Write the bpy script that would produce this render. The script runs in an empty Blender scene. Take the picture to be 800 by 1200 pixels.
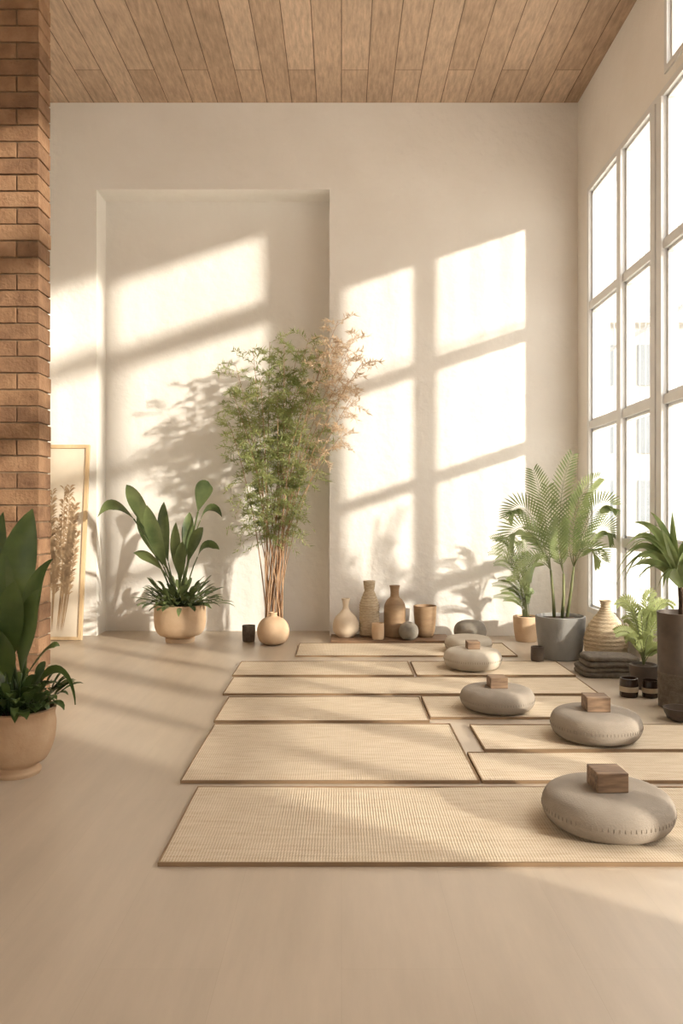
import bpy, math, random
from mathutils import Vector, Matrix
random.seed(7)
scene=bpy.context.scene
R=random.uniform
# ------------------------------------------------------------------ helpers
def lin(c):
    o=[]
    for v in c[:3]:
        v/=255.0
        o.append(v/12.92 if v<=0.04045 else ((v+0.055)/1.055)**2.4)
    return (o[0],o[1],o[2],1.0)

def pmat(name,col,col2=None,rough=0.6,nscale=4.0,stretch=(1,1,1),bump=0.0,bscale=60.0,bdist=0.01,detail=4,trans=0.0,spec=0.4,coat=0.0):
    m=bpy.data.materials.new(name); m.use_nodes=True
    nt=m.node_tree; N=nt.nodes; L=nt.links
    b=N['Principled BSDF']; out=N['Material Output']
    b.inputs['Roughness'].default_value=rough
    b.inputs['Specular IOR Level'].default_value=spec
    b.inputs['Coat Weight'].default_value=coat
    tc=N.new('ShaderNodeTexCoord'); mp=N.new('ShaderNodeMapping')
    mp.inputs['Scale'].default_value=stretch
    L.new(tc.outputs['Object'],mp.inputs['Vector'])
    n=N.new('ShaderNodeTexNoise'); n.inputs['Scale'].default_value=nscale; n.inputs['Detail'].default_value=detail
    L.new(mp.outputs[0],n.inputs['Vector'])
    r=N.new('ShaderNodeValToRGB'); r.color_ramp.elements[0].position=0.3; r.color_ramp.elements[1].position=0.7
    r.color_ramp.elements[0].color=lin(col); r.color_ramp.elements[1].color=lin(col2 or col)
    L.new(n.outputs['Fac'],r.inputs['Fac']); L.new(r.outputs['Color'],b.inputs['Base Color'])
    if bump>0:
        n2=N.new('ShaderNodeTexNoise'); n2.inputs['Scale'].default_value=bscale; n2.inputs['Detail'].default_value=4
        L.new(mp.outputs[0],n2.inputs['Vector'])
        bp=N.new('ShaderNodeBump'); bp.inputs['Strength'].default_value=bump; bp.inputs['Distance'].default_value=bdist
        L.new(n2.outputs['Fac'],bp.inputs['Height']); L.new(bp.outputs[0],b.inputs['Normal'])
    if trans>0:
        t=N.new('ShaderNodeBsdfTranslucent'); L.new(r.outputs['Color'],t.inputs['Color'])
        mx=N.new('ShaderNodeMixShader'); mx.inputs[0].default_value=trans
        L.new(b.outputs[0],mx.inputs[1]); L.new(t.outputs[0],mx.inputs[2]); L.new(mx.outputs[0],out.inputs['Surface'])
    return m

class B:
    def __init__(s): s.V=[]; s.F=[]; s.M=[]
    def face(s,idx,m=0): s.F.append(idx); s.M.append(m)
    def box(s,x0,x1,y0,y1,z0,z1,m=0):
        i=len(s.V)
        s.V+=[(x0,y0,z0),(x1,y0,z0),(x1,y1,z0),(x0,y1,z0),(x0,y0,z1),(x1,y0,z1),(x1,y1,z1),(x0,y1,z1)]
        for f in ((0,3,2,1),(4,5,6,7),(0,1,5,4),(1,2,6,5),(2,3,7,6),(3,0,4,7)): s.face([i+k for k in f],m)
    def lathe(s,prof,cx=0,cy=0,cz=0,seg=40,m=0,sx=1,sy=1,cap=True):
        i=len(s.V); n=len(prof)
        for (r,z) in prof:
            for k in range(seg):
                a=2*math.pi*k/seg
                s.V.append((cx+r*sx*math.cos(a),cy+r*sy*math.sin(a),cz+z))
        for j in range(n-1):
            for k in range(seg):
                k2=(k+1)%seg
                s.face([i+j*seg+k,i+j*seg+k2,i+(j+1)*seg+k2,i+(j+1)*seg+k],m)
        if cap:
            s.face([i+k for k in reversed(range(seg))],m)
            s.face([i+(n-1)*seg+k for k in range(seg)],m)
    def tube(s,pts,r0,r1,seg=6,m=0):
        i=len(s.V); n=len(pts)
        for j,p in enumerate(pts):
            p=Vector(p)
            d=Vector(pts[min(j+1,n-1)])-Vector(pts[max(j-1,0)])
            if d.length<1e-9: d=Vector((0,0,1))
            d.normalize()
            u=d.cross(Vector((0.31,0.95,0.05))); 
            if u.length<1e-3: u=d.cross(Vector((1,0,0)))
            u.normalize(); w=d.cross(u)
            r=r0+(r1-r0)*j/(n-1)
            for k in range(seg):
                a=2*math.pi*k/seg
                s.V.append(tuple(p+u*r*math.cos(a)+w*r*math.sin(a)))
        for j in range(n-1):
            for k in range(seg):
                k2=(k+1)%seg
                s.face([i+j*seg+k,i+j*seg+k2,i+(j+1)*seg+k2,i+(j+1)*seg+k],m)
        s.face([i+k for k in reversed(range(seg))],m); s.face([i+(n-1)*seg+k for k in range(seg)],m)
    def leaf(s,p0,p1,p2,W,n=8,fold=0.25,m=0,side=None,pet=0.0,widest=0.45,wave=0.0):
        """bezier midrib leaf, petiole fraction pet"""
        p0,p1,p2=Vector(p0),Vector(p1),Vector(p2)
        def bz(t): return p0*(1-t)**2+p1*2*t*(1-t)+p2*t*t
        def dz(t): return ((p1-p0)*(1-t)+(p2-p1)*t).normalized()
        if pet>0:
            s.tube([bz(pet*k/4) for k in range(5)],W*0.07,W*0.05,5,m)
        i=len(s.V); ph=R(0,6)
        for j in range(n+1):
            u=j/n; t=pet+(1-pet)*u; p=bz(t); d=dz(t)
            sd=Vector(side) if side else d.cross(Vector((0,0,1)))
            sd=sd-d*sd.dot(d)
            if sd.length<1e-3: sd=Vector((1,0,0))
            sd.normalize(); up=sd.cross(d).normalized()
            e=math.log(0.5)/math.log(widest)
            w=W*0.5*max(0.02,math.sin(math.pi*min(1,max(0,u))**e)**0.8 if 0<u<1 else 0.02)
            wv=up*(wave*W*math.sin(u*9+ph))
            s.V.append(tuple(p-sd*w+up*fold*w+wv)); s.V.append(tuple(p)); s.V.append(tuple(p+sd*w+up*fold*w-wv))
        for j in range(n):
            a=i+3*j
            s.face([a,a+1,a+4,a+3],m); s.face([a+1,a+2,a+5,a+4],m)
    def dleaf(s,p,d,L,W,m=0):
        p=Vector(p); d=Vector(d).normalized()
        sd=d.cross(Vector((R(-.8,.8),R(-.8,.8),1)))
        if sd.length<1e-3: sd=Vector((1,0,0))
        sd.normalize(); i=len(s.V)
        s.V+= [tuple(p),tuple(p+d*L*.4+sd*W*.5),tuple(p+d*L),tuple(p+d*L*.4-sd*W*.5)]
        s.face([i,i+1,i+2],m); s.face([i,i+2,i+3],m)
    def clampy(s,ymax):
        s.V=[(x,min(y,ymax),z) for (x,y,z) in s.V]
    def obj(s,name,mats,parent=None,loc=(0,0,0),smooth=False,bevel=0,rot=None,angle=None):
        me=bpy.data.meshes.new(name); me.from_pydata(s.V,[],s.F)
        if not isinstance(mats,(list,tuple)): mats=[mats]
        for m in mats: me.materials.append(m)
        me.polygons.foreach_set('material_index',s.M)
        if smooth: me.polygons.foreach_set('use_smooth',[True]*len(s.F))
        me.update()
        o=bpy.data.objects.new(name,me); scene.collection.objects.link(o)
        o.location=loc
        if rot: o.rotation_euler=rot
        if parent: o.parent=parent
        if bevel:
            bm=o.modifiers.new('Bevel','BEVEL'); bm.width=bevel; bm.segments=3; bm.limit_method='ANGLE'
        if smooth and angle:
            try: me.set_sharp_from_angle(angle=math.radians(angle))
            except Exception: pass
        return o
def empty(name,loc):
    e=bpy.data.objects.new(name,None); scene.collection.objects.link(e); e.location=loc; e.empty_display_size=.1
    return e
def smoothprof(pts,n=6):
    o=[]
    P=[pts[0]]+list(pts)+[pts[-1]]
    for i in range(1,len(P)-2):
        for k in range(n):
            t=k/n
            q=[]
            for c in (0,1):
                a,b,c1,d=P[i-1][c],P[i][c],P[i+1][c],P[i+2][c]
                q.append(0.5*((2*b)+(-a+c1)*t+(2*a-5*b+4*c1-d)*t*t+(-a+3*b-3*c1+d)*t**3))
            o.append((max(0.001,q[0]),q[1]))
    o.append(pts[-1]); return o

# ------------------------------------------------------------------ materials
M_wall=pmat('plaster_white',(237,231,223),(243,238,231),rough=.9,nscale=1.5,bump=.6,bscale=11,bdist=.016,spec=.15)
M_frame=pmat('window_white_paint',(222,221,219),(230,229,227),rough=.45)
M_wood_l=pmat('light_oak',(200,168,128),(216,188,148),rough=.55,nscale=5,stretch=(3,3,.6))
M_block=pmat('walnut_block',(92,70,54),(150,122,96),rough=.6,nscale=9,stretch=(1,6,6))
M_tray=pmat('tray_wood',(110,84,62),(140,110,84),rough=.5,nscale=8,stretch=(.6,5,5))
M_pouf=pmat('pouf_knit',(142,131,119),(154,143,130),rough=.95,nscale=8,bump=.4,bscale=160,bdist=.004,spec=.1)
M_pouf2=pmat('pouf_cream',(178,166,150),(190,179,163),rough=.95,nscale=8,bump=.4,bscale=160,bdist=.004,spec=.1)
M_stitch=pmat('stitch_thread',(120,108,95),rough=.9)
M_terra=pmat('terracotta_pale',(196,164,132),(212,184,152),rough=.8,nscale=6,bump=.2,bscale=40)
M_terra2=pmat('terracotta_warm',(176,142,110),(198,168,136),rough=.75,nscale=5,bump=.25,bscale=30)
M_sand=pmat('sand_ceramic',(206,184,158),(218,200,176),rough=.8,nscale=10,bump=.15,bscale=90)
M_brown=pmat('brown_ceramic',(136,108,80),(160,132,102),rough=.6,nscale=8,stretch=(1,1,3))
M_wicker=pmat('wicker',(172,150,122),(202,184,156),rough=.85,nscale=30,stretch=(1,1,5),bump=.5,bscale=50)
M_stone=pmat('grey_stone',(118,110,100),(144,136,124),rough=.85,nscale=12,bump=.4,bscale=40)
M_grey=pmat('grey_pot',(130,127,123),(146,143,138),rough=.8,nscale=6,bump=.2,bscale=60)
M_dark=pmat('dark_ceramic',(72,61,53),(94,81,70),rough=.5,nscale=10)
M_soil=pmat('soil',(56,42,32),(82,64,48),rough=1,nscale=40,bump=.8,bscale=60)
M_blanket=pmat('blanket_wool',(92,82,72),(116,105,92),rough=1,nscale=30,bump=.6,bscale=120)
M_jar=pmat('amber_jar',(44,32,26),(58,42,32),rough=.15)
M_label=pmat('jar_label',(180,164,140),rough=.8)
M_leafd=pmat('leaf_dark',(70,86,52),(126,138,88),rough=.4,nscale=5,trans=.2)
M_leafb=pmat('leaf_broad',(54,76,40),(108,124,68),rough=.32,nscale=4,trans=.25)
M_leafp=pmat('leaf_palm',(92,108,64),(148,158,104),rough=.45,nscale=4,trans=.3)
M_bam=pmat('leaf_bamboo',(144,154,96),(188,194,136),rough=.55,nscale=3,trans=.45)
M_dry=pmat('leaf_dry',(216,192,162),(230,212,188),rough=.7,nscale=5,trans=.45)
M_cane=pmat('bamboo_cane',(156,118,88),(190,156,122),rough=.6,nscale=10)
M_stem=pmat('stem_green',(104,112,72),(130,132,88),rough=.6)
M_canvas=pmat('canvas_paper',(216,202,182),(228,215,196),rough=.9)
M_plume=pmat('plume_ink',(166,136,104),(196,168,134),rough=.9,nscale=12)
M_mortar=pmat('mortar',(118,96,74),(138,114,90),rough=1,nscale=20,bump=.5,bscale=60)
M_brick=[pmat('brick_%d'%i,c,c2,rough=.9,nscale=9,bump=.7,bscale=45,bdist=.012) for i,(c,c2) in enumerate([((122,90,65),(150,116,86)),((132,98,72),(158,124,94)),((112,82,60),(140,107,80))])]
M_groundm=pmat('paving',(200,195,185),(214,208,198),rough=.9)
M_slat=pmat('slat_paint',(150,148,144),(165,162,156),rough=.7)
M_facade=pmat('facade_render',(158,154,148),(168,164,158),rough=.9)
M_fwin=pmat('facade_window',(110,114,118),rough=.3)

def plank_mat(name,axis,width,length,c1,c2,gap,rough,grain=(1,14),gscale=3.0,gstr=.35,mortar=.004,bump=.3,gc=(60,40,26),mottle=0):
    m=bpy.data.materials.new(name); m.use_nodes=True
    nt=m.node_tree; N=nt.nodes; L=nt.links; b=N['Principled BSDF']
    b.inputs['Roughness'].default_value=rough; b.inputs['Specular IOR Level'].default_value=.5
    tc=N.new('ShaderNodeTexCoord'); sp=N.new('ShaderNodeSeparateXYZ'); cb=N.new('ShaderNodeCombineXYZ')
    L.new(tc.outputs['Object'],sp.inputs[0])
    if axis=='y': L.new(sp.outputs['Y'],cb.inputs['X']); L.new(sp.outputs['X'],cb.inputs['Y'])
    else: L.new(sp.outputs['X'],cb.inputs['X']); L.new(sp.outputs['Y'],cb.inputs['Y'])
    br=N.new('ShaderNodeTexBrick'); L.new(cb.outputs[0],br.inputs['Vector'])
    br.inputs['Color1'].default_value=lin(c1); br.inputs['Color2'].default_value=lin(c2); br.inputs['Mortar'].default_value=lin(gc)
    br.inputs['Scale'].default_value=1; br.inputs['Mortar Size'].default_value=mortar; br.inputs['Mortar Smooth'].default_value=.2
    br.inputs['Brick Width'].default_value=length; br.inputs['Row Height'].default_value=width; br.offset=.37; br.offset_frequency=2
    mp=N.new('ShaderNodeMapping'); mp.inputs['Scale'].default_value=(grain[0],grain[1],1); L.new(cb.outputs[0],mp.inputs['Vector'])
    n=N.new('ShaderNodeTexNoise'); n.inputs['Scale'].default_value=gscale; n.inputs['Detail'].default_value=7; n.inputs['Roughness'].default_value=.65
    L.new(mp.outputs[0],n.inputs['Vector'])
    mr=N.new('ShaderNodeMapRange'); mr.inputs['From Min'].default_value=.3; mr.inputs['From Max'].default_value=.7
    mr.inputs['To Min'].default_value=1-gstr; mr.inputs['To Max'].default_value=1+gstr*.4; L.new(n.outputs['Fac'],mr.inputs['Value'])
    mx=N.new('ShaderNodeVectorMath'); mx.operation='SCALE'; L.new(br.outputs['Color'],mx.inputs[0]); L.new(mr.outputs[0],mx.inputs['Scale'])
    last=mx
    if mottle:
        n3=N.new('ShaderNodeTexNoise'); n3.inputs['Scale'].default_value=1.3; n3.inputs['Detail'].default_value=2; L.new(tc.outputs['Object'],n3.inputs['Vector'])
        m3=N.new('ShaderNodeMapRange'); m3.inputs['From Min'].default_value=.2; m3.inputs['From Max'].default_value=.8; m3.inputs['To Min'].default_value=1-mottle; m3.inputs['To Max'].default_value=1+mottle*.5
        L.new(n3.outputs['Fac'],m3.inputs['Value'])
        x2=N.new('ShaderNodeVectorMath'); x2.operation='SCALE'; L.new(mx.outputs[0],x2.inputs[0]); L.new(m3.outputs[0],x2.inputs['Scale']); last=x2
    L.new(last.outputs[0],b.inputs['Base Color'])
    bp=N.new('ShaderNodeBump'); bp.inputs['Strength'].default_value=bump; bp.inputs['Distance'].default_value=.006
    inv=N.new('ShaderNodeMath'); inv.operation='SUBTRACT'; inv.inputs[0].default_value=1; L.new(br.outputs['Fac'],inv.inputs[1])
    if bump>.05:
        L.new(inv.outputs[0],bp.inputs['Height']); L.new(bp.outputs[0],b.inputs['Normal'])
    return m
M_ceil=plank_mat('ceiling_planks','y',.24,1.9,(212,184,158),(186,157,131),.004,.7,grain=(1.6,9),gscale=3.4,gstr=.36,mortar=.004,bump=.6,gc=(118,94,74),mottle=.15)
M_floor=plank_mat('floor_planks','y',.32,3.2,(190,173,153),(187,170,150),.002,.36,grain=(.8,5),gscale=1.8,gstr=.11,mortar=.0006,bump=.0,gc=(178,161,141),mottle=.05)

def mat_weave():
    m=bpy.data.materials.new('jute_weave'); m.use_nodes=True
    nt=m.node_tree; N=nt.nodes; L=nt.links; b=N['Principled BSDF']; b.inputs['Roughness'].default_value=.95; b.inputs['Specular IOR Level'].default_value=.1
    tc=N.new('ShaderNodeTexCoord')
    w1=N.new('ShaderNodeTexWave'); w1.bands_direction='X'; w1.inputs['Scale'].default_value=30; w1.inputs['Distortion'].default_value=1.2; w1.inputs['Detail'].default_value=2
    w2=N.new('ShaderNodeTexWave'); w2.bands_direction='Y'; w2.inputs['Scale'].default_value=34; w2.inputs['Distortion'].default_value=1.5
    mp=N.new('ShaderNodeMapping'); mp.inputs['Scale'].default_value=(1,6,1); L.new(tc.outputs['Object'],mp.inputs['Vector'])
    n=N.new('ShaderNodeTexNoise'); n.inputs['Scale'].default_value=7; n.inputs['Detail'].default_value=7
    for t in (w1,w2): L.new(tc.outputs['Object'],t.inputs['Vector'])
    L.new(mp.outputs[0],n.inputs['Vector'])
    a=N.new('ShaderNodeMath'); a.operation='MULTIPLY'; L.new(w1.outputs['Fac'],a.inputs[0]); L.new(w2.outputs['Fac'],a.inputs[1])
    ad=N.new('ShaderNodeMath'); ad.operation='ADD'; L.new(a.outputs[0],ad.inputs[0]); L.new(n.outputs['Fac'],ad.inputs[1])
    r=N.new('ShaderNodeValToRGB'); r.color_ramp.elements[0].position=.3; r.color_ramp.elements[1].position=1.0
    r.color_ramp.elements[0].color=lin((182,160,132)); r.color_ramp.elements[1].color=lin((218,202,179))
    L.new(ad.outputs[0],r.inputs['Fac']); L.new(r.outputs['Color'],b.inputs['Base Color'])
    bp=N.new('ShaderNodeBump'); bp.inputs['Strength'].default_value=.5; bp.inputs['Distance'].default_value=.004
    L.new(a.outputs[0],bp.inputs['Height']); L.new(bp.outputs[0],b.inputs['Normal'])
    return m
M_mat=mat_weave()
M_bind=pmat('mat_binding',(128,104,78),(148,122,94),rough=.95)
M_glass=bpy.data.materials.new('window_glass'); M_glass.use_nodes=True
nt=M_glass.node_tree; N=nt.nodes; L=nt.links; N.remove(N['Principled BSDF'])
t=N.new('ShaderNodeBsdfTransparent'); t.inputs[0].default_value=(.97,.98,.98,1); g=N.new('ShaderNodeBsdfGlossy'); g.inputs['Roughness'].default_value=.02
mx=N.new('ShaderNodeMixShader'); mx.inputs[0].default_value=.06
L.new(t.outputs[0],mx.inputs[1]); L.new(g.outputs[0],mx.inputs[2]); L.new(mx.outputs[0],N['Material Output'].inputs['Surface'])

# ------------------------------------------------------------------ room
XR=2.29; XL=-3.0; YB=7.45; YF=-2.5; H=5.17; AD=.30
AX0,AX1,AH=-2.376,-.116,4.33
b=B(); b.box(XL-.2,XR+.2,YF,YB+.6,-.15,0); b.obj('floor',M_floor)
b=B(); b.box(XL-.2,XR+.2,YF,YB+.6,H,H+.2); b.obj('ceiling',M_ceil)
b=B()
b.box(XL,AX0,YB,YB+AD,0,H); b.box(AX1,XR,YB,YB+AD,0,H); b.box(AX0,AX1,YB,YB+AD,AH,H)
b.box(XL-.2,XR+.2,YB+AD,YB+AD+.2,0,H)
b.obj('wall_back',M_wall)
b=B(); b.box(XL-.2,XL,YF,YB+AD,0,H); b.obj('wall_left',M_wall)
# wall behind the camera with a wide opening
b=B(); b.box(XL-.2,-1.6,YF-.2,YF,0,H); b.box(1.2,XR+.2,YF-.2,YF,0,H); b.box(-1.6,1.2,YF-.2,YF,2.6,H); b.obj('wall_front',M_wall)
W0,W1=1.1,7.12; SILL=.28; WT=4.20; C0,C1,CB,CT=1.1,5.42,4.29,5.09
b=B(); x0,x1=XR,XR+.2
b.box(x0,x1,W1,YB+AD,0,H); b.box(x0,x1,YF,W0,0,H); b.box(x0,x1,W0,W1,0,SILL)
b.box(x0,x1,W0,W1,WT,CB); b.box(x0,x1,W0,W1,CT,H); b.box(x0,x1,C1,W1,CB,CT)
b.obj('wall_right',M_wall)
def window(name,y0,y1,z0,z1,verts,hors,fw=.07):
    e=empty(name,(XR,(y0+y1)/2,z0)); ox,oy,oz=e.location
    b=B(); xa,xb=XR-.015,XR+.09
    def bx(ya,yb,za,zb,dx=0,dx2=0): b.box(xa-ox+dx,xb-ox+dx2,ya-oy,yb-oy,za-oz,zb-oz)
    bx(y0,y0+fw,z0,z1); bx(y1-fw,y1,z0,z1); bx(y0+fw,y1-fw,z0,z0+fw); bx(y0+fw,y1-fw,z1-fw,z1)
    for (y,w) in verts:
        if w>.15:
            bx(y-w/2,y-.012,z0+fw,z1-fw,-.012); bx(y+.012,y+w/2,z0+fw,z1-fw,-.012); bx(y-.012,y+.012,z0+fw,z1-fw,.02)
        else: bx(y-w/2,y+w/2,z0+fw,z1-fw,-.012)
    for h in hors: bx(y0+fw,y1-fw,h-.035,h+.035,.006)
    ys=[(y0+fw)]
    for (y,w) in sorted(verts): ys+=[y-w/2,y+w/2]
    ys.append(y1-fw)
    zs=[z0+fw]
    for h in hors: zs+=[h-.035,h+.035]
    zs.append(z1-fw); s=.018
    for i in range(0,len(ys),2):
        for j in range(0,len(zs),2):
            a,c,d,f=ys[i]+.004,ys[i+1]-.004,zs[j]+.004,zs[j+1]-.004
            bx(a,a+s,d,f,.03,-.02); bx(c-s,c,d,f,.03,-.02); bx(a,c,d,d+s,.03,-.02); bx(a,c,f-s,f,.03,-.02)
    b.obj('frame',M_frame,e)
    g=B(); g.box(.05,.056,y0+.02-oy,y1-.02-oy,.02,z1-z0-.02); g.obj('glass',M_glass,e)
window('window_1',W0,W1,SILL,WT,[(6.28,.09),(5.54,.2),(4.1,.2),(3.35,.09),(2.6,.2),(1.85,.09)],[.95,2.0,3.1],.05)
window('added_clerestory',C0,C1,CB,CT,[(4.1,.1),(2.6,.1)],[],.045)  # clerestory opening added so the sun patch reaches higher in the alcove
b=B(); b.box(XR-.02,XR,YF,YB,0,.06); b.obj('baseboard_right',M_wall)
b=B(); bx0,bx1,by0,by1=XL,-1.89,4.8,4.99
b.box(bx0,bx1-.012,by0+.012,by1-.012,0,H,3)
rh=H/50; 
for r in range(50):
    x=bx1; first=True
    while x>bx0+.02:
        w=(.14 if (first and r%2) else .28); first=False
        xa=max(bx0,x-w); j=R(-.004,.004)
        b.box(xa+.005,x-(.005 if x<bx1 else 0)+(j if x==bx1 else 0),by0+R(-.004,.003),by1+.002,r*rh+.005,(r+1)*rh-.005,random.randint(0,2))
        x=xa
b.obj('wall_brick',M_brick+[M_mortar],bevel=.004)
# outside: ground, slats added to stripe the sunlight, pale neighbouring house
b=B(); b.box(XR+.2,60,-40,60,-.3,-.2); b.obj('ground',M_groundm)
b=B(); y=-8.0
while y<30:
    b.box(4.5,4.506,y,y+.036,-.2,8.2); y+=.22
for zz in (0,3.9,8.15): b.box(4.506,4.53,-8,30,zz,zz+.05)
b.obj('added_sun_slats',M_slat)
b=B(); b.box(5,22,34,42,-.25,9.5,0)
for i in range(7):
    for j in range(3):
        b.box(6.2+i*2.3,7.4+i*2.3,33.93,34.0,.8+j*3,2.6+j*3,1)
b.box(4.7,22.3,33.6,42.3,9.5,9.8,0)
b.obj('neighbour_house',[M_facade,M_fwin])

# ------------------------------------------------------------------ mats
def mat(pxl,yf,yb,xr=None,pxr=None,h=.012,tilt=0):
    z0=1080/(yf-600); z1=1080/(yb-600)
    xa=(pxl-400)*z0/900; xb=xr if xr is not None else (pxr-400)*z0/900
    e=empty('yoga_mat',((xa+xb)/2,(z0+z1)/2,0)); w=(xb-xa)/2; d=(z1-z0)/2
    b=B(); nx,ny=40,16
    for j in range(ny+1):
        for i in range(nx+1):
            u=-w+2*w*i/nx; v=-d+2*d*j/ny
            b.V.append((u,v,h+.0015*math.sin(u*5+v*3)))
    for j in range(ny):
        for i in range(nx):
            a=j*(nx+1)+i; b.face([a,a+1,a+nx+2,a+nx+1])
    k=len(b.V); b.V+=[(-w,-d,0.001),(w,-d,0.001),(w,d,0.001),(-w,d,0.001)]; b.face([k+3,k+2,k+1,k])
    b.obj('weave',M_mat,e,smooth=True)
    t=.006; c=B()
    c.box(-w-t,w+t,-d-t,-d,0.0005,h+.003); c.box(-w-t,w+t,d,d+t,0.0005,h+.003)
    c.box(-w-t,-w,-d,d,0.0005,h+.003); c.box(w,w+t,-d,d,0.0005,h+.003)
    c.obj('binding',M_bind,e)
    e.rotation_euler=(0,0,math.radians(tilt))
mat(187,1015,926,xr=1.95)
mat(213,918,851,pxr=560)
mat(566,918,885,xr=2.1)
mat(569,881,852,xr=2.1)
mat(252,847,819,pxr=502)
mat(505,843,818,xr=1.55)
mat(262,815,796,xr=1.68)
mat(273,793,777,pxr=484)
mat(489,793,777,xr=1.70)
mat(347,770,755.5,xr=1.45)

# ------------------------------------------------------------------ poufs with blocks
def pouf(x,y,r,h,m=M_pouf,block=None,rot=0):
    z0=.014
    e=empty('floor_cushion',(x,y,z0))
    pr=[(r*.6,0),(r*.76,.002),(r*.9,h*.12),(r*.98,h*.32),(r,h*.5),(r*.98,h*.7),(r*.9,h*.88),(r*.74,h*.97),(r*.45,h),(r*.02,h)]
    b=B(); b.lathe([(.001,0)]+smoothprof(pr,5),seg=56); b.obj('cushion_body',m,e,smooth=True)
    s=B()
    for k in range(80):
        a=2*math.pi*k/80; rr=r*.9995
        c,sn=math.cos(a),math.sin(a)
        s.tube([(rr*c,rr*sn,h*.45),(rr*1.002*c,rr*1.002*sn,h*.5),(rr*.998*c,rr*.998*sn,h*.55)],.0013,.0013,5)
    s.obj('stitching',M_stitch,e)
    if block:
        w=block
        q=B(); q.box(-w/2,w/2,-w/2,w/2,0,w*.62)
        q.obj('wooden_block',M_block,None,loc=(x,y,z0+h),bevel=.004,rot=(0,0,math.radians(rot)))
pouf(1.01,2.92,.242,.138,block=.118,rot=2)
pouf(1.34,4.05,.233,.145,block=.122,rot=-3)
pouf(.94,4.64,.222,.13,block=.105,rot=3)
pouf(1.0,5.86,.22,.145,m=M_pouf2,block=.095,rot=3)
pouf(1.08,6.55,.2,.13,m=M_pouf2)

# ------------------------------------------------------------------ vessels
def vessel(name,x,y,prof,m,z=0,seg=44,sm=5,inner=True):
    e=empty(name,(x,y,z)); b=B()
    pr=smoothprof(prof,sm)
    if inner:
        r,zt=prof[-1]; pr=pr+[(r-.008,zt),(r-.012,zt-.03),(max(.002,r-.02),zt-.06)]
    b.lathe([(.001,pr[0][1])]+pr,seg=seg); b.obj('body',m,e,smooth=True,angle=50)
    return e
b=B(); b.box(-.1,1.0,6.98,7.36,0.004,.03); 
for xx in (-.06,.9): b.box(xx,xx+.06,7.0,7.34,0,.004)
b.obj('display_tray',M_tray,bevel=.003)
TZ=.0305
vessel('gourd_vase',.04,7.2,[(.07,0),(.115,.05),(.122,.11),(.1,.18),(.05,.235),(.028,.27),(.03,.32),(.04,.36)],M_sand,TZ)
e=empty('ribbed_bottle',(.262,7.24,TZ)); b=B(); P=[(.001,0),(.075,0),(.09,.015)]
for k in range(60):
    z=.02+k*.0062; rr=.094-(0 if z<.3 else (z-.3)*.35); P.append((rr+.003*math.sin(k*1.6),z))
P+= [(.055,.41),(.045,.43),(.05,.45),(.055,.49),(.058,.52),(.05,.522),(.045,.48),(.001,.47)]
b.lathe(P,seg=40); b.obj('body',M_wicker,e,smooth=True)
vessel('small_cup',.335,7.06,[(.045,0),(.055,.01),(.058,.08),(.056,.15)],M_terra,TZ)
vessel('tall_bottle',.50,7.22,[(.09,0),(.1,.02),(.102,.15),(.1,.28),(.075,.34),(.045,.37),(.04,.40),(.042,.44),(.05,.48)],M_brown,TZ)
vessel('round_stone_vase',.615,7.04,[(.04,0),(.075,.025),(.09,.07),(.08,.12),(.05,.15),(.03,.16)],M_stone,TZ)
vessel('tapered_pot',.785,7.22,[(.07,0),(.085,.03),(.098,.12),(.105,.22),(.108,.29)],M_brown,TZ)
e=empty('stone_bowl',(1.2,7.17,0)); b=B(); b.lathe([(.001,0)]+smoothprof([(.1,0),(.135,.05),(.14,.1),(.12,.155),(.07,.185),(.01,.19)],5),seg=36,sx=1.08); b.obj('body',M_stone,e,smooth=True)
vessel('round_vase',-.62,6.97,[(.06,0),(.12,.03),(.145,.1),(.138,.17),(.1,.225),(.05,.25),(.035,.262),(.04,.29)],M_terra,0)
vessel('grey_cup',-.86,7.12,[(.045,0),(.055,.01),(.06,.08),(.06,.15)],M_blanket,0)
vessel('dark_tumbler',1.56,6.12,[(.04,0),(.05,.01),(.052,.06),(.05,.115)],M_dark,.014)
e=empty('woven_vase',(2.09,6.08,0)); b=B(); P=[(.001,0)]
base=smoothprof([(.1,0),(.14,.03),(.165,.13),(.165,.2),(.14,.29),(.095,.36),(.055,.41),(.04,.45),(.045,.49),(.052,.5)],8)
for k,(r,z) in enumerate(base): P.append((r+(.0035*math.sin(k*1.9) if 3<k<60 else 0),z))
P+=[(.04,.5),(.034,.46),(.001,.44)]
b.lathe(P,seg=48); b.obj('body',M_wicker,e,smooth=True)

def pot(e,prof,m,soil_r,soil_z):
    b=B(); pr=smoothprof(prof,5); r,zt=prof[-1]
    pr=pr+[(r-.012,zt+.004),(r-.02,zt-.005),(r-.024,soil_z-.01)]
    b.lathe([(.001,prof[0][1])]+pr,seg=48); b.obj('pot',m,e,smooth=True,angle=50)
    s=B(); s.lathe([(soil_r,soil_z-.012),(soil_r,soil_z),(soil_r*.5,soil_z+.012),(.001,soil_z+.015)],seg=32); s.obj('soil',M_soil,e,smooth=True)

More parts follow.
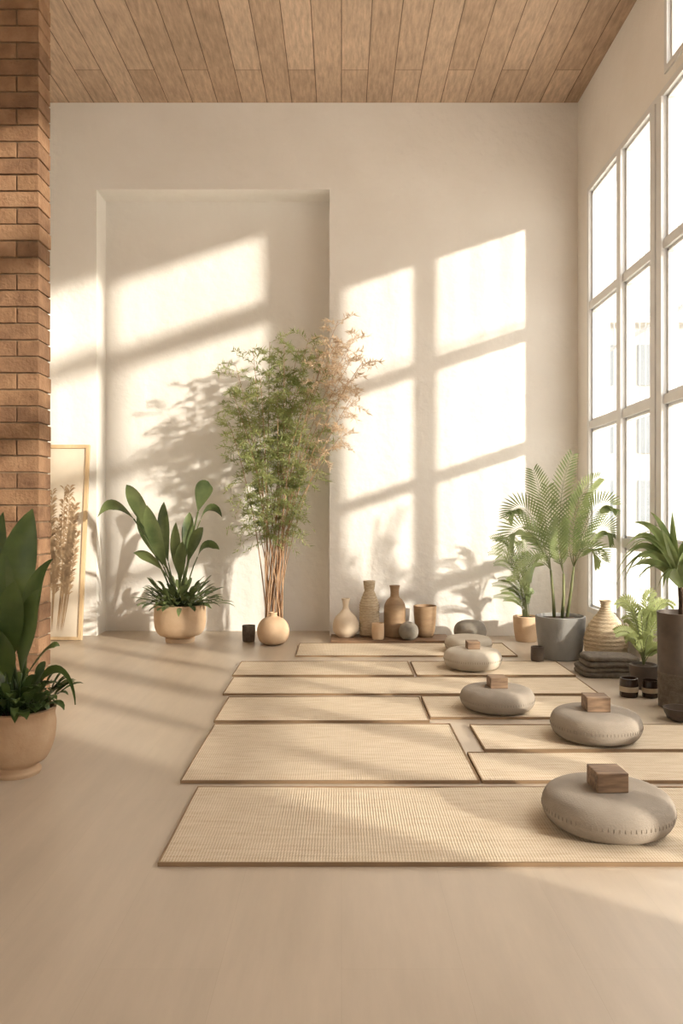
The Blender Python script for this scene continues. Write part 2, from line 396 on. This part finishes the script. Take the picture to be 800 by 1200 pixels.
# ---- plant by alcove (broad paddle leaves)
ex,ey=(211-400)*7.12/900,7.12
e=empty('potted_rubber_plant',(ex,ey,0))
pot(e,[(.13,0),(.135,.035),(.125,.045),(.19,.07),(.225,.12),(.238,.2),(.236,.3),(.24,.345)],M_terra,.21,.32)
def P7(px,py,dy=0):
    y=ey+dy; return Vector(((px-400)*y/900-ex,dy,1.2+(600-py)*y/900))
b=B(); c0=Vector((0,0,.33))
specs=[((114,606),(150,588),.0,.13,(.3,-.6,.7),.45),((148,568),(172,608),-.1,.16,(.9,-.3,.4),.36),((244,564),(232,594),-.05,.16,(1,.1,.2),.52),((260,606),(234,598),.1,.11,(.3,-.7,.6),.5),((257,644),(232,642),-.12,.11,(.4,-.6,.6),.45),
((160,606),(182,640),.1,.13,(.9,-.2,.4),.32),((192,588),(192,640),.12,.11,(1,.3,.1),.36),((222,600),(218,640),.15,.11,(1,.2,0),.38),((206,612),(206,660),-.15,.1,(1,-.1,0),.36),((156,648),(182,655),-.18,.12,(.6,-.5,.6),.38),((238,618),(224,645),-.18,.11,(.9,-.3,-.2),.38),((172,592),(186,640),-.18,.15,(.95,-.2,.2),.3),((214,634),(210,665),-.22,.1,(1,0,0),.3)]
for (tx,ty),(mx_,my_),dy,W,sd,pt in specs:
    tip=P7(tx,ty,dy); mid=P7(mx_,my_,dy*.6)
    ctl=mid*1.0+(mid-(c0+tip)*.5)*.6
    a=c0+Vector((R(-.05,.05),R(-.04,.04),0))
    b.leaf(a,ctl,tip,W,n=12,fold=.3,pet=pt,side=sd,widest=.55)
for k in range(170):
    a=R(0,6.28); r=R(.02,.16); p=Vector((r*math.cos(a),r*math.sin(a),.33)); l=R(.12,.32)
    d=Vector((math.cos(a)*R(.3,1),math.sin(a)*R(.3,1),R(.1,.9))).normalized()
    q=p+d*l; q2=p+d*l*1.25+Vector((0,0,-R(.02,.1)))
    if q2.z<.3 and (q2.xy.length<.27): q2.z=.36
    if q2.y+ey>YB-.03: q2.y=YB-.03-ey
    b.leaf(p,q,q2,R(.035,.065),n=5,fold=.3,pet=.3)
b.clampy(YB-.02-ey)
b.obj('foliage',M_leafd,e,smooth=True)

# ---- foreground left plant
fx,fy=-1.49,3.53
e=empty('potted_banana_plant',(fx,fy,0))
pot(e,[(.1,0),(.105,.02),(.085,.04),(.13,.07),(.16,.14),(.17,.22),(.165,.27),(.172,.3)],M_terra2,.148,.28)
def PF(px,py,dy=0):
    y=fy+dy; return Vector(((px-400)*y/900-fx,dy,1.2+(600-py)*y/900))
b=B(); c0=Vector((0,0,.28))
for (tx,ty),(mx_,my_),dy,W,sd in [((38,596),(14,690),.05,.16,(.9,.45,0)),((62,655),(36,715),-.08,.16,(.7,-.6,.4)),((-12,630),(5,700),0,.13,(1,.2,.1)),((4,600),(-5,700),.12,.13,(1,-.2,.1)),
      ((46,690),(32,745),-.14,.13,(.8,-.5,.3)),((-40,660),(-20,720),-.05,.14,(.9,.3,.2)),((18,680),(12,740),-.14,.13,(1,.1,0)),((88,826),(66,778),-.05,.1,(.3,-.8,.5)),((70,757),(50,760),.06,.06,(.2,.8,.4)),((2,740),(8,770),-.18,.12,(.9,-.3,.2))]:
    tip=PF(tx,ty,dy); mid=PF(mx_,my_,dy*.6); ctl=mid+(mid-(c0+tip)*.5)*.6
    b.leaf(c0+Vector((R(-.04,.04),R(-.04,.04),0)),ctl,tip,W,n=14,fold=.3,pet=.25,side=sd,widest=.5,wave=.025)
for k in range(160):
    a=R(0,6.28); r=R(.02,.12); p=Vector((r*math.cos(a),r*math.sin(a),.285)); l=R(.08,.2)
    d=Vector((math.cos(a)*R(.3,1),math.sin(a)*R(.3,1),R(.4,1.6))).normalized()
    q=p+d*l; q2=p+d*l*1.2+Vector((math.cos(a)*.02,math.sin(a)*.02,-R(.02,.09)))
    b.leaf(p,q,q2,R(.035,.06),n=6,fold=.3,pet=.25)
b.obj('foliage',M_leafb,e,smooth=True)

# ---- bamboo
bx_,by_=-.64,7.28
e=empty('potted_bamboo',(bx_,by_,0))
pot(e,[(.1,0),(.115,.02),(.128,.06),(.13,.1),(.13,.12)],M_sand,.105,.11)
cane=B(); lf=B(); dr=B()
LIM=YB-.03-by_
def inb(v):
    if v.y>LIM-.01: v.y=LIM-.01-R(0,.05)
    return v
def stem(top,dry=False,ntw=26,start=.42):
    p0=Vector((R(-.09,.09),R(-.07,.05),.1)); p2=Vector(top); p1=Vector((p0.x+(p2.x-p0.x)*.15+R(-.05,.05),p0.y,p0.z+(p2.z-p0.z)*.6))
    bz=lambda t:p0*(1-t)**2+p1*2*t*(1-t)+p2*t*t
    pts=[inb(bz(k/18)) for k in range(19)]
    cane.tube(pts,R(.004,.0075),.002,6)
    for k in range(ntw):
        t=start+(1-start)*(k+R(0,1))/ntw
        p=bz(t); a=R(0,6.28); l=R(.08,.28)*(1.1-.5*abs(t-.7))
        d=Vector((math.cos(a),math.sin(a)*.6,R(-.1,.9))).normalized()
        q1=p+d*l*.6; q2=p+d*l+Vector((0,0,-l*R(.15,.7)))
        tw=[inb(p*(1-s)**2+q1*2*s*(1-s)+q2*s*s) for s in (0,.25,.5,.75,1)]
        cane.tube(tw,.0013,.0007,3)
        tgt=dr if dry else lf
        for i in range(44):
            s=R(.1,1); pp=p*(1-s)**2+q1*2*s*(1-s)+q2*s*s
            aa=R(0,6.28); dd=d*.7+Vector((math.cos(aa),math.sin(aa),R(-1.0,.4)))*.8
            inb(pp)
            if pp.y>LIM-.1 and dd.y>0: dd.y=-dd.y
            tgt.dleaf(pp,dd,R(.03,.08),R(.007,.012))
def PB(px,py,dy=0):
    y=by_+dy; return Vector(((px-400)*y/900-bx_,dy,1.2+(600-py)*y/900))
for (px,py,dy) in [(276,428,-.15),(296,408,-.05),(316,400,.05),(333,404,-.2),(350,408,.0),(368,404,-.15),(283,470,.05),(305,445,-.3),(345,440,.05),(362,460,-.28),(376,430,-.05),(325,460,-.3),(268,495,-.15),(372,505,.0),(295,530,-.2),(340,530,-.28),(315,560,.05),(288,580,-.05),(338,590,-.15),(362,396,-.1),(308,595,-.15),(350,565,-.05),(272,460,-.2)]:
    stem(PB(px,py,dy),start=.56 if py<480 else .64,ntw=23)
for (px,py,dy) in [(396,376,-.25),(418,392,-.25),(408,428,-.22),(395,400,-.3),(412,466,-.25),(428,420,-.2),(400,510,-.22)]:
    stem(PB(px,py,dy),dry=True,ntw=12,start=.8)
for q in (cane,lf,dr): q.clampy(LIM)
cane.obj('canes',M_cane,e,smooth=True); lf.obj('leaves',M_bam,e); dr.obj('dry_leaves',M_dry,e)

# ---- palm generic
def frond(bd,st,p0,p1,p2,LL,LW,n=26,start=.25,droop=.12,rr=.006,clampx=None,plane=None):
    p0,p1,p2=Vector(p0),Vector(p1),Vector(p2)
    v=Vector(plane) if plane else Vector((R(-.6,.6),1,R(-.3,.6)))
    bz=lambda t:p0*(1-t)**2+p1*2*t*(1-t)+p2*t*t
    st.tube([bz(k/12) for k in range(13)],rr,rr*.3,6)
    for k in range(n):
        t=start+(1-start)*k/(n-1); p=bz(t); d=((p1-p0)*(1-t)+(p2-p1)*t).normalized()
        sd=d.cross(v)
        if sd.length<.1: sd=Vector((1,0,0))
        sd.normalize()
        u=(t-start)/(1-start); l=LL*(.4+.6*math.sin(math.pi*min(1,u*.85+.12)))
        for sg in (-1,1):
            dd=(d*.8+sd*sg*.75).normalized()
            q=p+dd*l*.6; q2=p+dd*l+Vector((0,0,-l*droop))
            if clampx is not None:
                q.x=min(q.x,clampx); q2.x=min(q2.x,clampx)
            bd.leaf(p,q,q2,LW,n=4,fold=.2,side=d.cross(dd).cross(dd) if d.cross(dd).length>.05 else None)
px_,py_=1.80,6.32
e=empty('potted_palm',(px_,py_,0))
pot(e,[(.15,0),(.165,.01),(.185,.15),(.2,.3),(.2,.345)],M_grey,.175,.32)
bd=B(); st=B()
def PP(px,py,dy=0,ox=px_,oy=py_):
    y=oy+dy; return Vector(((px-400)*y/900-ox,dy,1.2+(600-py)*y/900))
trunks=[Vector((-.05,0,.33)),Vector((.06,.02,.33)),Vector((0,-.05,.33))]
crowns=[PP(645,668),PP(672,664,.03),PP(660,672,-.05)]
for a,c in zip(trunks,crowns): st.tube([a,(a+c)/2+Vector((R(-.01,.01),0,0)),c],.014,.009,8)
for (tx,ty),(mx_,my_),dy in [((590,648),(613,612),-.1),((596,604),(620,596),.1),((625,552),(638,600),.15),((670,534),(655,590),.1),((700,560),(676,592),-.1),((716,592),(692,600),-.15),((717,628),(698,620),.0),((608,678),(628,655),-.2),((642,572),(648,625),-.25),((704,655),(686,640),-.25),((682,580),(666,625),-.3),((616,622),(636,632),.3),((655,610),(655,640),-.2)]:
    tip=PP(tx,ty,dy); mid=PP(mx_,my_,dy*.5); s0=crowns[0] if tx<640 else (crowns[1] if tx>670 else crowns[2])
    ctl=mid+(mid-(s0+tip)*.5)*.7
    frond(bd,st,s0,ctl,tip,R(.15,.2),.013,n=24,start=.15,clampx=XR-.03-px_,rr=.004)
bd.obj('fronds',M_leafp,e,smooth=True); st.obj('stems',M_stem,e,smooth=True)
# ---- small feathery plant
sx,sy=(616-400)*7.15/900,7.15
e=empty('potted_asparagus_fern',(sx,sy,0))
pot(e,[(.085,0),(.095,.01),(.11,.1),(.118,.2),(.118,.23)],M_terra,.1,.215)
bd=B(); st=B()
for k in range(30):
    tx=R(570,642); ty=R(628,705); dy=R(-.15,.12)
    y=sy+dy; tip=Vector(((tx-400)*y/900-sx,dy,1.2+(600-ty)*y/900)); s0=Vector((R(-.03,.03),R(-.03,.03),.21))
    frond(bd,st,s0,Vector((tip.x*.2,tip.y*.2,tip.z*1.1)),tip,.055,.007,n=24,start=.3,rr=.0025)
bd.clampy(YB-.02-sy)
bd.obj('fronds',M_leafp,e,smooth=True); st.obj('stems',M_stem,e,smooth=True)
# ---- tall dark pot right with arching leaves
dx,dy_=2.09,4.72
e=empty('potted_dracaena',(dx,dy_,0))
b=B()
pr=[(.001,0),(.12,0),(.135,.006),(.138,.2),(.14,.205),(.14,.215),(.138,.22),(.142,.56),(.145,.585),(.132,.585),(.128,.54),(.001,.54)]
b.lathe(pr,seg=48)
for k,f in enumerate(b.F):
    zz=sum(b.V[i][2] for i in f)/len(f)
    b.M[k]=1 if zz>.22 else 0
b.obj('pot',[M_blanket,M_dark],e,smooth=True,angle=40)
s=B(); s.lathe([(.12,.535),(.12,.55),(.001,.56)],seg=24); s.tube([(0,0,.54),(0,0,.66),(-.01,0,.76)],.02,.015,8); s.obj('soil',M_soil,e)
bd=B()
for (tx,ty),(mx_,my_),dd in [((722,683),(760,640),-.1),((733,640),(765,625),.1),((742,612),(775,625),-.15),((762,600),(785,630),.1),((788,598),(790,640),0),((735,668),(768,655),-.25),((815,610),(800,640),.1),((835,640),(812,630),-.1),((775,620),(788,650),-.3),((750,655),(775,650),.25),((805,640),(798,650),-.3),((830,670),(812,655),-.2),((770,690),(782,665),-.3),((728,655),(762,635),0)]:
    y=dy_+dd; tip=Vector(((tx-400)*y/900-dx,dd,1.2+(600-ty)*y/900)); y=dy_+dd*.5
    mid=Vector(((mx_-400)*y/900-dx,dd*.5,1.2+(600-my_)*y/900)); s0=Vector((0,0,.72)); ctl=mid+(mid-(s0+tip)*.5)*.7
    tip.x=min(tip.x,XR-.04-dx); ctl.x=min(ctl.x,XR-.06-dx)
    bd.leaf(s0,ctl,tip,.055,n=12,fold=.35,widest=.4,side=(.2,-.6,.8))
    for sgn in (-1,1):
        o=Vector((R(-.05,.05),R(-.05,.05),R(-.08,.05))); t2=tip*.9+s0*.1+o; t2.x=min(t2.x,XR-.04-dx)
        bd.leaf(s0,ctl+o*.5,t2,.036,n=10,fold=.35,widest=.4)
bd.obj('foliage',M_leafp,e,smooth=True)
# ---- small fern by window
gx,gy=2.06,5.24
e=empty('potted_fern',(gx,gy,0))
pot(e,[(.07,0),(.08,.01),(.09,.1),(.095,.16)],M_dark,.078,.145)
bd=B(); st=B()
for k in range(26):
    a=R(0,6.28); s0=Vector((0,0,.15)); rr=R(.08,.2); tip=Vector((max(-.2,min(.17,rr*math.cos(a))),rr*math.sin(a),R(.25,.66)))
    frond(bd,st,s0,Vector((tip.x*.3,tip.y*.3,tip.z*1.15)),tip,.065,.012,n=18,start=.25,rr=.003,clampx=XR-.03-gx)
bd.obj('fronds',M_bam,e,smooth=True); st.obj('stems',M_stem,e,smooth=True)

# ------------------------------------------------------------------ folded blanket
e=empty('folded_blanket',(1.98,5.68,0))
def slab(b,w,d,z0,h,ox=0,oy=0,ph=0):
    n=10; i=len(b.V); m=28
    prof=[]
    for k in range(n):
        a=-math.pi/2+math.pi*k/(n-1); prof.append((math.cos(a)*h/2,z0+h/2+math.sin(a)*h/2))
    for (o,z) in prof:
        for k in range(m):
            a=2*math.pi*k/m; c,s=math.cos(a),math.sin(a); e_=.25
            x=(abs(c)**e_)*(1 if c>0 else -1)*(w/2-h/2+o); y=(abs(s)**e_)*(1 if s>0 else -1)*(d/2-h/2+o)
            b.V.append((x+ox,y+oy,z+.004*math.sin(x*14+ph)*(1 if z0>.01 else 0)))
    for j in range(n-1):
        for k in range(m):
            k2=(k+1)%m; b.face([i+j*m+k,i+j*m+k2,i+(j+1)*m+k2,i+(j+1)*m+k])
    b.face([i+k for k in reversed(range(m))]); b.face([i+(n-1)*m+k for k in range(m)])
b=B()
for k,(w,ox) in enumerate([(.46,0),(.45,-.005),(.42,.01),(.38,.0)]): slab(b,w,.3-.01*k,k*.036,.038,ox,R(-.01,.01),k)
b.obj('folds',M_blanket,e,smooth=True)
# ------------------------------------------------------------------ candle jars and bowl
for (x,y,r,h) in [(1.87,5.0,.058,.12),(2.0,4.98,.05,.11)]:
    e=empty('candle_jar',(x,y,0)); b=B(); b.lathe([(.001,0),(r*.9,0),(r,.008),(r,h*.8),(r*.96,h*.86),(r*.96,h),(r*.85,h),(r*.85,h*.75),(.001,h*.73)],seg=32); b.obj('jar',M_jar,e,smooth=True,angle=40)
    c=B(); c.lathe([(r+.001,h*.3),(r+.0015,h*.33),(r+.0015,h*.55),(r+.001,h*.58)],seg=32,cap=False); c.obj('label',M_label,e,smooth=True)
    c=B(); c.tube([(0,0,h*.72),(0,0,h*.82),(.002,0,h*.88)],.002,.001,5); c.obj('wick',M_stitch,e)
vessel('dark_bowl',1.94,4.42,[(.04,0),(.05,.008),(.075,.04),(.085,.075)],M_dark,0)

# ------------------------------------------------------------------ leaning framed print
fw,fh=.56,1.86
e=empty('framed_botanical_print',(-2.70,7.17,0.0)); e.rotation_euler=(-math.radians(7.2),0,0)
b=B(); t=.035
b.box(-fw/2,-fw/2+t,-.02,.012,0.003,fh); b.box(fw/2-t,fw/2,-.02,.012,0.003,fh); b.box(-fw/2+t,fw/2-t,-.02,.012,0.003,t); b.box(-fw/2+t,fw/2-t,-.02,.012,fh-t,fh)
b.obj('frame',M_wood_l,e,bevel=.003)
b=B(); b.box(-fw/2+t,fw/2-t,-.004,.008,t,fh-t); b.obj('canvas',M_canvas,e)
b=B()
for k in range(15):
    x=R(-.2,.2); top=R(.9,1.65); lean=R(-.08,.08); x2=max(-.19,min(.19,x+lean))
    b.leaf((x*.5,-.0055,.08),(x*.8,-.0055,top*.5),(x2,-.0055,top),.012,n=8,fold=0,side=(1,0,0))
    for i in range(110):
        u=R(.35,1); zz=.08+(top-.08)*u; xx=x*.5+(x2-x*.5)*u; sg=random.choice((-1,1)); l=R(.04,.1)
        xe=max(-.23,min(.23,xx+sg*l*.6))
        b.leaf((xx,-.006,zz),(xx+(xe-xx)*.5,-.006,zz+l*.6),(xe,-.006,zz+l*.5),.012,n=3,fold=0,side=(0,0,1))
b.obj('pampas_drawing',M_plume,e)

# ------------------------------------------------------------------ light
w=bpy.data.worlds.new('sky'); scene.world=w; w.use_nodes=True
N=w.node_tree.nodes; L=w.node_tree.links
bg=N['Background']; bg.inputs[0].default_value=(1.0,.962,.915,1)
tc=N.new('ShaderNodeTexCoord'); sp=N.new('ShaderNodeSeparateXYZ'); mr=N.new('ShaderNodeMapRange')
L.new(tc.outputs['Generated'],sp.inputs[0]); L.new(sp.outputs['Z'],mr.inputs['Value'])
mr.inputs['From Min'].default_value=.18; mr.inputs['From Max'].default_value=.8; mr.inputs['To Min'].default_value=1.0; mr.inputs['To Max'].default_value=9.5
L.new(mr.outputs[0],bg.inputs['Strength'])
sd=bpy.data.lights.new('sun','SUN'); sd.energy=7.6; sd.angle=math.radians(1.9); sd.color=(1,.915,.79)
so=bpy.data.objects.new('sun',sd); scene.collection.objects.link(so)
so.rotation_euler=Vector((-1.3,1,-.43)).to_track_quat('-Z','Y').to_euler(); so.location=(8,-3,6)

cam=bpy.data.cameras.new('camera'); cam.lens=27; cam.sensor_width=36; cam.sensor_fit='AUTO'; cam.clip_start=.05
co=bpy.data.objects.new('camera',cam); scene.collection.objects.link(co); co.location=(0,0,1.2); co.rotation_euler=(math.radians(90),0,0)
scene.camera=co
scene.view_settings.view_transform='Standard'
scene.view_settings.exposure=0
